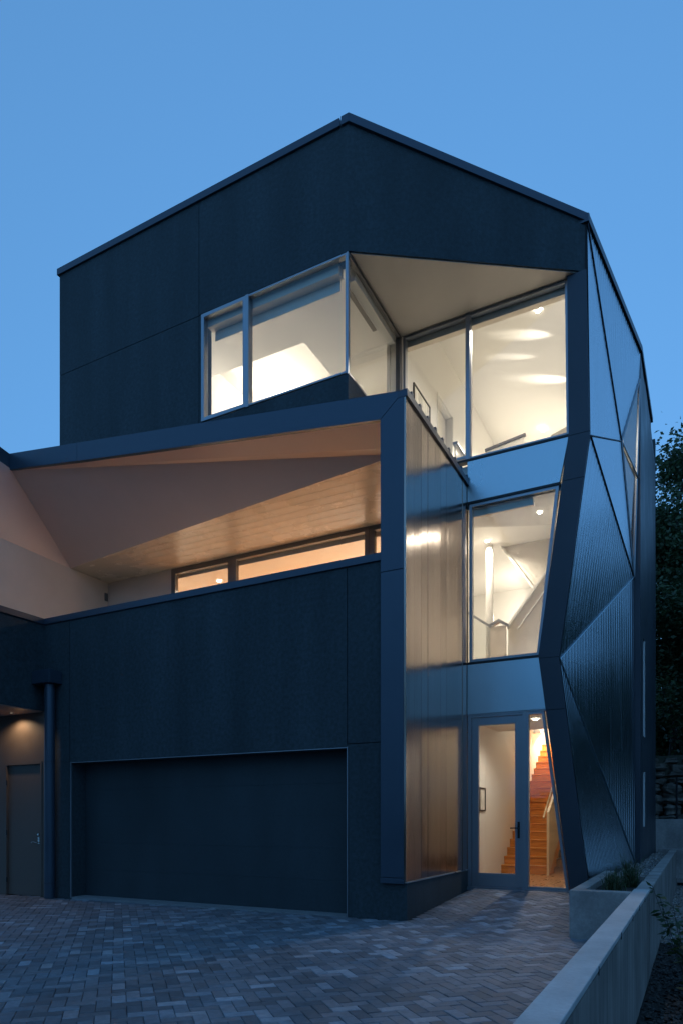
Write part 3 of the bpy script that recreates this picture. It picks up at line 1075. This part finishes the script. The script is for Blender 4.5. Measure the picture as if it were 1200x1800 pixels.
pbox('front_wall', 2.292, 2.985, -.39, -.19, -.3, .59, 'concrete', pt, .008)
pbox('side_wall', 2.294, 2.45, -.187, 3.3, -.3, .588, 'concrete', pt, .008)
pbox('soil', 2.45, 2.99, -.187, 2.3, .2, .50, 'soil', pt)
pbox('back_wall', 2.452, 2.98, 2.3, 2.45, -.3, .586, 'concrete', pt, .008)
gw = thing('garden_wall', 'long low concrete garden wall running from the foreground past the planter', 'wall', (3.0, -9.6, -.8))
WX0, WX1 = 3.0, 3.17
pbox('wall_core', WX0 + .004, WX1 - .004, -9.5, .02, -.8, .565, 'board_concrete', gw)
pbox('cap', WX0 - .004, WX1 + .003, -9.5, .02, .566, .602, 'concrete_cap', gw, .006)
pbox('wall_core', WX0 + .006, WX1 - .002, .026, 15.0, -.8, .56, 'board_concrete', gw)
pbox('cap', WX0, WX1 + .003, .026, 15.0, .561, .590, 'concrete', gw, .006)
y = -9.3
rr = random.Random(3)
while y < 14.5:      # board marks left by the formwork on the bed side
    wdt = rr.uniform(.16, .34)
    if y < 0 < y + wdt:
        y += .1
    pbox('board_face', WX1 - .003, WX1 + rr.uniform(.0005, .0025), y, y + wdt - .003, -.8, .555, 'board_concrete', gw)
    y += wdt
for y in (-4.9, -3.55, -2.5, -1.7, -.9):     # form-tie notches under the cap
    pbox('tie_notch', WX1 + .001, WX1 + .007, y, y + .008, .545, .598, 'black_metal', gw)


def pebbles(name, n, x0, x1, y0, y1, z, smin, smax, cols, flat=.6, excl=None):
    base = [(0, 0, 1), (1, 0, 0), (.3, .95, 0), (-.8, .6, 0), (-.8, -.6, 0), (.3, -.95, 0), (0, 0, -1)]
    fc = [(0, 1 + k, 1 + (k + 1) % 5) for k in range(5)] + [(6, 1 + (k + 1) % 5, 1 + k) for k in range(5)]
    V, Fc, Cc = [], [], []
    for _ in range(n):
        x, y = RNG.uniform(x0, x1), RNG.uniform(y0, y1)
        if excl and excl(x, y):
            continue
        s = RNG.uniform(smin, smax)
        m3 = Euler((RNG.normal(0, .3), RNG.normal(0, .3), RNG.uniform(0, 6.3))).to_matrix()
        k0 = len(V)
        sx, sy = s * RNG.uniform(.8, 1.4), s
        for p in base:
            V.append(m3 @ Vector((p[0] * sx, p[1] * sy, p[2] * s * flat)) + Vector((x, y, z + RNG.uniform(0, s * .5))))
        Fc += [tuple(k0 + q for q in f) for f in fc]
        Cc += [cols[int(RNG.integers(0, len(cols)))] * RNG.uniform(.75, 1.2)] * len(fc)
    o = obj(name, V, Fc, 'pebble', None, smooth=False)
    set_tint(o.data, np.array(Cc))
    o['kind'] = 'stuff'
    return o


stone_cols = [np.array(c) for c in ((.30, .27, .24), (.20, .19, .18), (.38, .36, .33), (.26, .2, .16), (.16, .16, .165))]
o = pebbles('river_gravel', 4200, 3.18, 3.9, 2.6, 13, -.475, .02, .042, stone_cols)
tag(o, 'rounded river gravel strip along the right side of the garden wall', 'gravel')
struct(box('gravel_bed', 2.12, 2.99, 2.452, 15, -.3, .50, 'soil'))
o = pebbles('gravel', 2600, 2.46, 2.98, 2.47, 12, .50, .02, .042, stone_cols)
tag(o, 'river gravel between the folded metal side and the garden wall', 'gravel')
chip = [np.array(c) for c in ((.02, .016, .013), (.035, .027, .02), (.012, .011, .01), (.05, .04, .032))]
o = pebbles('mulch_chips', 5200, 3.18, 4.2, -4.6, 2.7, -.48, .008, .03, chip, .3)
tag(o, 'dark bark mulch covering the bed right of the garden wall', 'mulch')


# ------------------------------------------------------------------ vegetation
def leaf_cloud(centers, size, normal_jit, cols, aspect=.55):
    """many folded leaves; centers (n,3)"""
    n = len(centers)
    d = RNG.normal(0, 1, (n, 3))
    d[:, 2] = d[:, 2] * .5 - .15
    d /= np.linalg.norm(d, axis=1)[:, None]
    r = RNG.normal(0, 1, (n, 3))
    s = np.cross(d, r)
    s /= np.linalg.norm(s, axis=1)[:, None]
    L_ = size * RNG.uniform(.6, 1.35, n)[:, None]
    base = centers
    tip = centers + d * L_
    mid = centers + d * L_ * .5
    up = np.cross(s, d) * L_ * .08
    l = mid + s * L_ * aspect * .5 + up
    r_ = mid - s * L_ * aspect * .5 + up
    V = np.stack([base, l, tip, r_], 1).reshape(-1, 3)
    Fc = np.empty((n, 4), dtype=np.int32)
    Fc[:] = np.arange(n)[:, None] * 4 + np.arange(4)
    return V, Fc


def leaf_mesh(name, V, Fc, cols):
    me = bpy.data.meshes.new(name)
    me.vertices.add(len(V))
    me.vertices.foreach_set('co', V.astype(np.float32).ravel())
    me.loops.add(Fc.size)
    me.loops.foreach_set('vertex_index', Fc.ravel())
    me.polygons.add(len(Fc))
    me.polygons.foreach_set('loop_start', np.arange(0, Fc.size, 4, dtype=np.int32))
    me.polygons.foreach_set('loop_total', np.full(len(Fc), 4, dtype=np.int32))
    me.update(calc_edges=True)
    me.validate()
    me.materials.append(MATS['leaf'])
    set_tint(me, cols)
    return me


def tree_meshes(h, spread, nleaf, seed, leafsize=.2, base_h=.18, tone=(.06, .10, .04)):
    rg_ = random.Random(seed)
    segs = []
    tips = []

    def grow(p, d, ln, r, depth):
        q = p + d * ln
        segs.append((p, q, r, r * .68))
        if depth == 0:
            tips.append(q)
            return
        tips.append(q)
        for k in range(3 if depth > 1 else 4):
            a = rg_.uniform(0, 6.28)
            t = rg_.uniform(.35, .85)
            nd = (d * 1.0 + Vector((math.cos(a) * t, math.sin(a) * t, rg_.uniform(-.1, .35)))).normalized()
            grow(p + d * ln * rg_.uniform(.55, 1.0), nd, ln * rg_.uniform(.62, .85), r * .55, depth - 1)

    p = Vector((0, 0, 0))
    d = Vector((rg_.uniform(-.06, .06), rg_.uniform(-.06, .06), 1)).normalized()
    for k in range(5):
        ln = h * .16
        q = p + d * ln
        segs.append((p, q, .022 * h * (1 - k * .17), .022 * h * (1 - (k + 1) * .17)))
        if k >= 1:
            for b in range(3):
                a = rg_.uniform(0, 6.28)
                nd = Vector((math.cos(a), math.sin(a), rg_.uniform(.25, .9))).normalized()
                grow(p + d * ln * rg_.random(), nd, spread * (.42 if k < 4 else .3) * rg_.uniform(.8, 1.15), .007 * h * (1 - k * .12), 2)
        p = q
        d = (d + Vector((rg_.uniform(-.12, .12), rg_.uniform(-.12, .12), 0))).normalized()
    grow(p, d, h * .1, .006 * h, 2)
    V, Fc = [], []
    for p, q, r0, r1 in segs:
        dd = (q - p).normalized()
        a = dd.orthogonal().normalized()
        b = dd.cross(a)
        k0 = len(V)
        m = 6
        for pp, r in ((p, max(r0, .008)), (q, max(r1, .006))):
            V += [pp + (a * math.cos(6.283 * k / m) + b * math.sin(6.283 * k / m)) * r for k in range(m)]
        Fc += [(k0 + k, k0 + (k + 1) % m, k0 + m + (k + 1) % m, k0 + m + k) for k in range(m)]
    trunk = mesh_data('trunk', V, Fc, 'bark', True)
    T = np.array([tuple(t) for t in tips])
    idx = RNG.integers(0, len(T), nleaf)
    cl = RNG.normal(0, 1, (nleaf, 3)) * np.array((.36, .36, .26)) * (spread / 4.0)
    ctr = T[idx] + cl
    ctr[:, 2] = np.maximum(ctr[:, 2], h * base_h * .5)
    V2, F2 = leaf_cloud(ctr, leafsize, 0, None)
    tone_t = RNG.uniform(.7, 1.35, len(T))[idx]
    cols = np.array(tone)[None, :] * (tone_t * RNG.uniform(.8, 1.2, nleaf))[:, None]
    crown = leaf_mesh('crown', V2, F2, cols)
    return trunk, crown


def plant_tree(meshes, loc, rz, s, label, group, name='broadleaf_tree'):
    t = thing(name, label, 'tree', loc, group)
    t.rotation_euler = (0, 0, rz)
    t.scale = (s, s, s)
    link('trunk', meshes[0], t)
    link('crown', meshes[1], t)
    return t


TM1 = tree_meshes(14.5, 5.2, 46000, 4, .16)
TM2 = tree_meshes(10.0, 5.0, 42000, 9, .16)
plant_tree(TM1, (2.7, 20.2, 0), .4, 1.03, 'tall tree with thin open top behind the right edge of the house', 'trees beyond the house')
plant_tree(TM2, (2.9, 17.6, 0), 2.0, .95, 'dense dark tree just behind the stone bank at right', 'trees beyond the house')
plant_tree(TM2, (5.2, 19.0, 0), 3.3, 1.05, 'dark leafy tree standing furthest right behind the stone bank', 'trees beyond the house')
# trees across the garden: they show as reflections in the folded metal side
TL_ = ('garden tree mirrored in the %s of the folded metal side', 'trees mirrored in the metal side')
for k, (x, y, rz, s, wh) in enumerate(((13, 6.5, 0, .72, 'front edge'), (14.5, 11.5, 1.2, .7, 'front facets'), (16, 1.0, 2.1, .8, 'lowest front corner'),
                                       (12, 16.5, 3.0, .72, 'middle facets'), (9.0, 18.0, 1.0, .68, 'rear facets'), (8.2, 23.5, 2.2, 1.0, 'rear edge'),
                                       (13.5, 22.0, 4.4, 1.0, 'upper rear facet'), (18, 17.5, 5.0, 1.0, 'upper middle facet'))):
    plant_tree((TM1, TM2)[k % 2], (x, y, -.6), rz, s, TL_[0] % wh, TL_[1])
# trees along the street behind the photographer, seen only as dark reflections
for k, (x, y, rz, s, wh) in enumerate(((-14, -15, 0, .8, 'far left'), (-7, -19, 1.1, .85, 'left'), (0, -21, 2.3, .8, 'centre'), (6.5, -19, 3.1, .85, 'right of centre'),
                                       (13, -15, 4.0, .8, 'right'), (18, -8, 5.2, 1.0, 'far right'), (-19, -8, .7, .95, 'outer left'))):
    plant_tree((TM2, TM1)[k % 2], (x, y, -.6), rz, s, 'street tree reflected in the entrance glass, %s of the row' % wh, 'trees reflected in the entrance glass')


hg = thing('screen_hedge', 'unseen leafy screen added across the street to darken low reflections in the entrance glass', 'screen_hedge', (0, -25, -.6))  # added out of view to block low sky in the glass reflections
hb = [(x0, y0, z0) for x0, y0, z0 in boxv(-26, 26, -.55, .55, 0, 3.3)]
obj('stems', hb, BF, 'bark', hg)
hn = 30000
hc = np.stack([RNG.uniform(-26.3, 26.3, hn), .62 + RNG.normal(0, .16, hn), RNG.uniform(.05, 3.7, hn)], 1)
hc[:, 2] *= 1 + .06 * np.sin(hc[:, 0] * 1.7) + .04 * np.sin(hc[:, 0] * 4.1)
hV, hF = leaf_cloud(hc, .17, 0, None)
link('foliage', leaf_mesh('foliage', hV, hF, np.array((.05, .085, .035))[None, :] * RNG.uniform(.6, 1.4, hn)[:, None]), hg)


def blades(n, r, h, cols, loc_spread=.05):
    V, Fc = [], []
    Cc = []
    for _ in range(n):
        a = RNG.uniform(0, 6.28)
        lean = RNG.uniform(.15, .95)
        ln = h * RNG.uniform(.6, 1.15)
        p = Vector((RNG.normal(0, loc_spread), RNG.normal(0, loc_spread), 0))
        d = Vector((math.cos(a), math.sin(a), 0))
        s = Vector((-d.y, d.x, 0))
        wd = .006
        k0 = len(V)
        for t in (0, .35, .7, 1.0):
            q = p + d * (lean * ln * t * t * .9) + Vector((0, 0, ln * (t - .42 * lean * t * t)))
            ww = wd * (1 - t * .85)
            V += [q - s * ww, q + s * ww]
        c = np.array(cols[int(RNG.integers(0, len(cols)))]) * RNG.uniform(.7, 1.3)
        for i in range(3):
            Fc.append((k0 + 2 * i, k0 + 2 * i + 1, k0 + 2 * i + 3, k0 + 2 * i + 2))
            Cc.append(c)
    me = mesh_data('blades', V, Fc, 'leaf')
    set_tint(me, np.array(Cc))
    return me


gcols = [(.05, .085, .03), (.07, .1, .04), (.1, .1, .045), (.035, .06, .025)]
for loc, h, n, lab in (((2.72, .45, .5), .30, 150, 'low grass tuft nearest the front of the concrete planter'),
                       ((2.66, 1.0, .5), .32, 150, 'grass tuft in the middle of the concrete planter'),
                       ((2.85, 1.35, .5), .36, 140, 'grass tuft leaning to the garden wall in the planter'),
                       ((2.80, 2.0, .5), .52, 130, 'tallest wispy grass tuft at the back of the planter')):
    g = thing('grass_tuft', lab, 'grass', loc, 'grass tufts in the concrete planter')
    link('blades', blades(n, .1, h, gcols), g)


def shrub(loc, h, n, label, size=.11, stems=7):
    t = thing('leafy_plant', label, 'plant', loc, 'leafy plants in the bed')
    V, Fc = [], []
    ctr = []
    for k in range(stems):
        a = RNG.uniform(0, 6.28)
        lean = RNG.uniform(.05, .4)
        tip = Vector((math.cos(a) * lean * h, math.sin(a) * lean * h, h * RNG.uniform(.7, 1)))
        k0 = len(V)
        for p, r in ((Vector((0, 0, 0)), .006), (tip, .003)):
            V += [p + Vector((math.cos(2.1 * i) * r, math.sin(2.1 * i) * r, 0)) for i in range(3)]
        Fc += [(k0 + i, k0 + (i + 1) % 3, k0 + 3 + (i + 1) % 3, k0 + 3 + i) for i in range(3)]
        for _ in range(n // stems):
            tt = RNG.uniform(.25, 1)
            q = tip * tt
            ctr.append((q.x, q.y, q.z))
    obj('stem', V, Fc, 'bark', t)
    V2, F2 = leaf_cloud(np.array(ctr), size, 0, None, .38)
    cols = np.array((.05, .085, .03))[None, :] * RNG.uniform(.6, 1.4, len(F2))[:, None]
    link('foliage', leaf_mesh('foliage', V2, F2, cols), t)
    return t


shrub((3.58, -.2, -.48), 1.25, 170, 'leafy plant hanging into the frame right of the garden wall')
shrub((3.62, -.95, -.48), .85, 90, 'smaller leafy plant low in the mulch bed at the right edge')

# ------------------------------------------------------------------ rear bank: concrete wall, stacked stones
rb = box('rear_retaining_wall', -2, 9, 13.35, 13.6, -.4, 1.48, 'concrete', bevel=.008)
tag(rb, 'concrete retaining wall crossing behind the house at right', 'wall')
rb2 = box('low_concrete_step', 2.70, 3.35, 12.4, 12.8, -.2, .62, 'concrete', bevel=.008)
tag(rb2, 'low concrete block in front of the rear retaining wall', 'block')
bank = thing('stone_bank', 'rough stacked boulder bank above the rear concrete wall', 'stone wall', (2.8, 14.5, 1.3))
box('earth_core', -5, 7, .45, 3.0, -2, 2.2, 'earth', bank)


def boulder_mesh(seed):
    r_ = np.random.default_rng(seed)
    V, Fc = [], []
    nu, nv = 12, 7
    ph = r_.uniform(0, 6.28, 6)
    for j in range(nv + 1):
        t = math.pi * j / nv
        for i in range(nu):
            p = 2 * math.pi * i / nu
            d = np.array((math.sin(t) * math.cos(p), math.sin(t) * math.sin(p), math.cos(t)))
            s = 1 / (np.sum(np.abs(d) ** 4.0) ** .25)
            s *= 1 + .10 * math.sin(2.2 * d[0] * 3 + ph[0]) + .08 * math.sin(7 * d[2] + ph[1]) + .07 * math.sin(6 * d[1] + 4 * d[0] + ph[2]) + r_.normal(0, .03)
            V.append(tuple(d * s))
    for j in range(nv):
        for i in range(nu):
            Fc.append((j * nu + i, (j + 1) * nu + i, (j + 1) * nu + (i + 1) % nu, j * nu + (i + 1) % nu))
    return mesh_data('stone', V, Fc, 'rock', False)


BM = [boulder_mesh(k) for k in range(6)]
rs = random.Random(21)
z = .1
row = 0
while z < 2.1:
    hh = rs.uniform(.18, .36)
    x = -1.8 + rs.uniform(0, .5)
    while x < 3.5:
        wd = rs.uniform(.4, .95)
        s = link('stone', BM[rs.randrange(6)], bank, (x + wd / 2, .25 + row * .06 + rs.uniform(-.06, .06), z + hh / 2), (rs.uniform(-.06, .06), rs.uniform(-.08, .08), rs.choice((0, math.pi)) + rs.uniform(-.1, .1)))
        s.scale = (wd * .49, .36, hh * .52)
        x += wd
    z += hh * .96
    row += 1
fp = thing('fence_post', 'thin dark metal post standing in front of the stone bank', 'post', (3.16, 13.47, 1.48))
tube('post', (0, 0, 0), (0, 0, 1.25), .03, .03, 'black_metal', fp, 8)
tube('base_plate', (0, 0, 0), (0, 0, .015), .07, .07, 'black_metal', fp, 12)
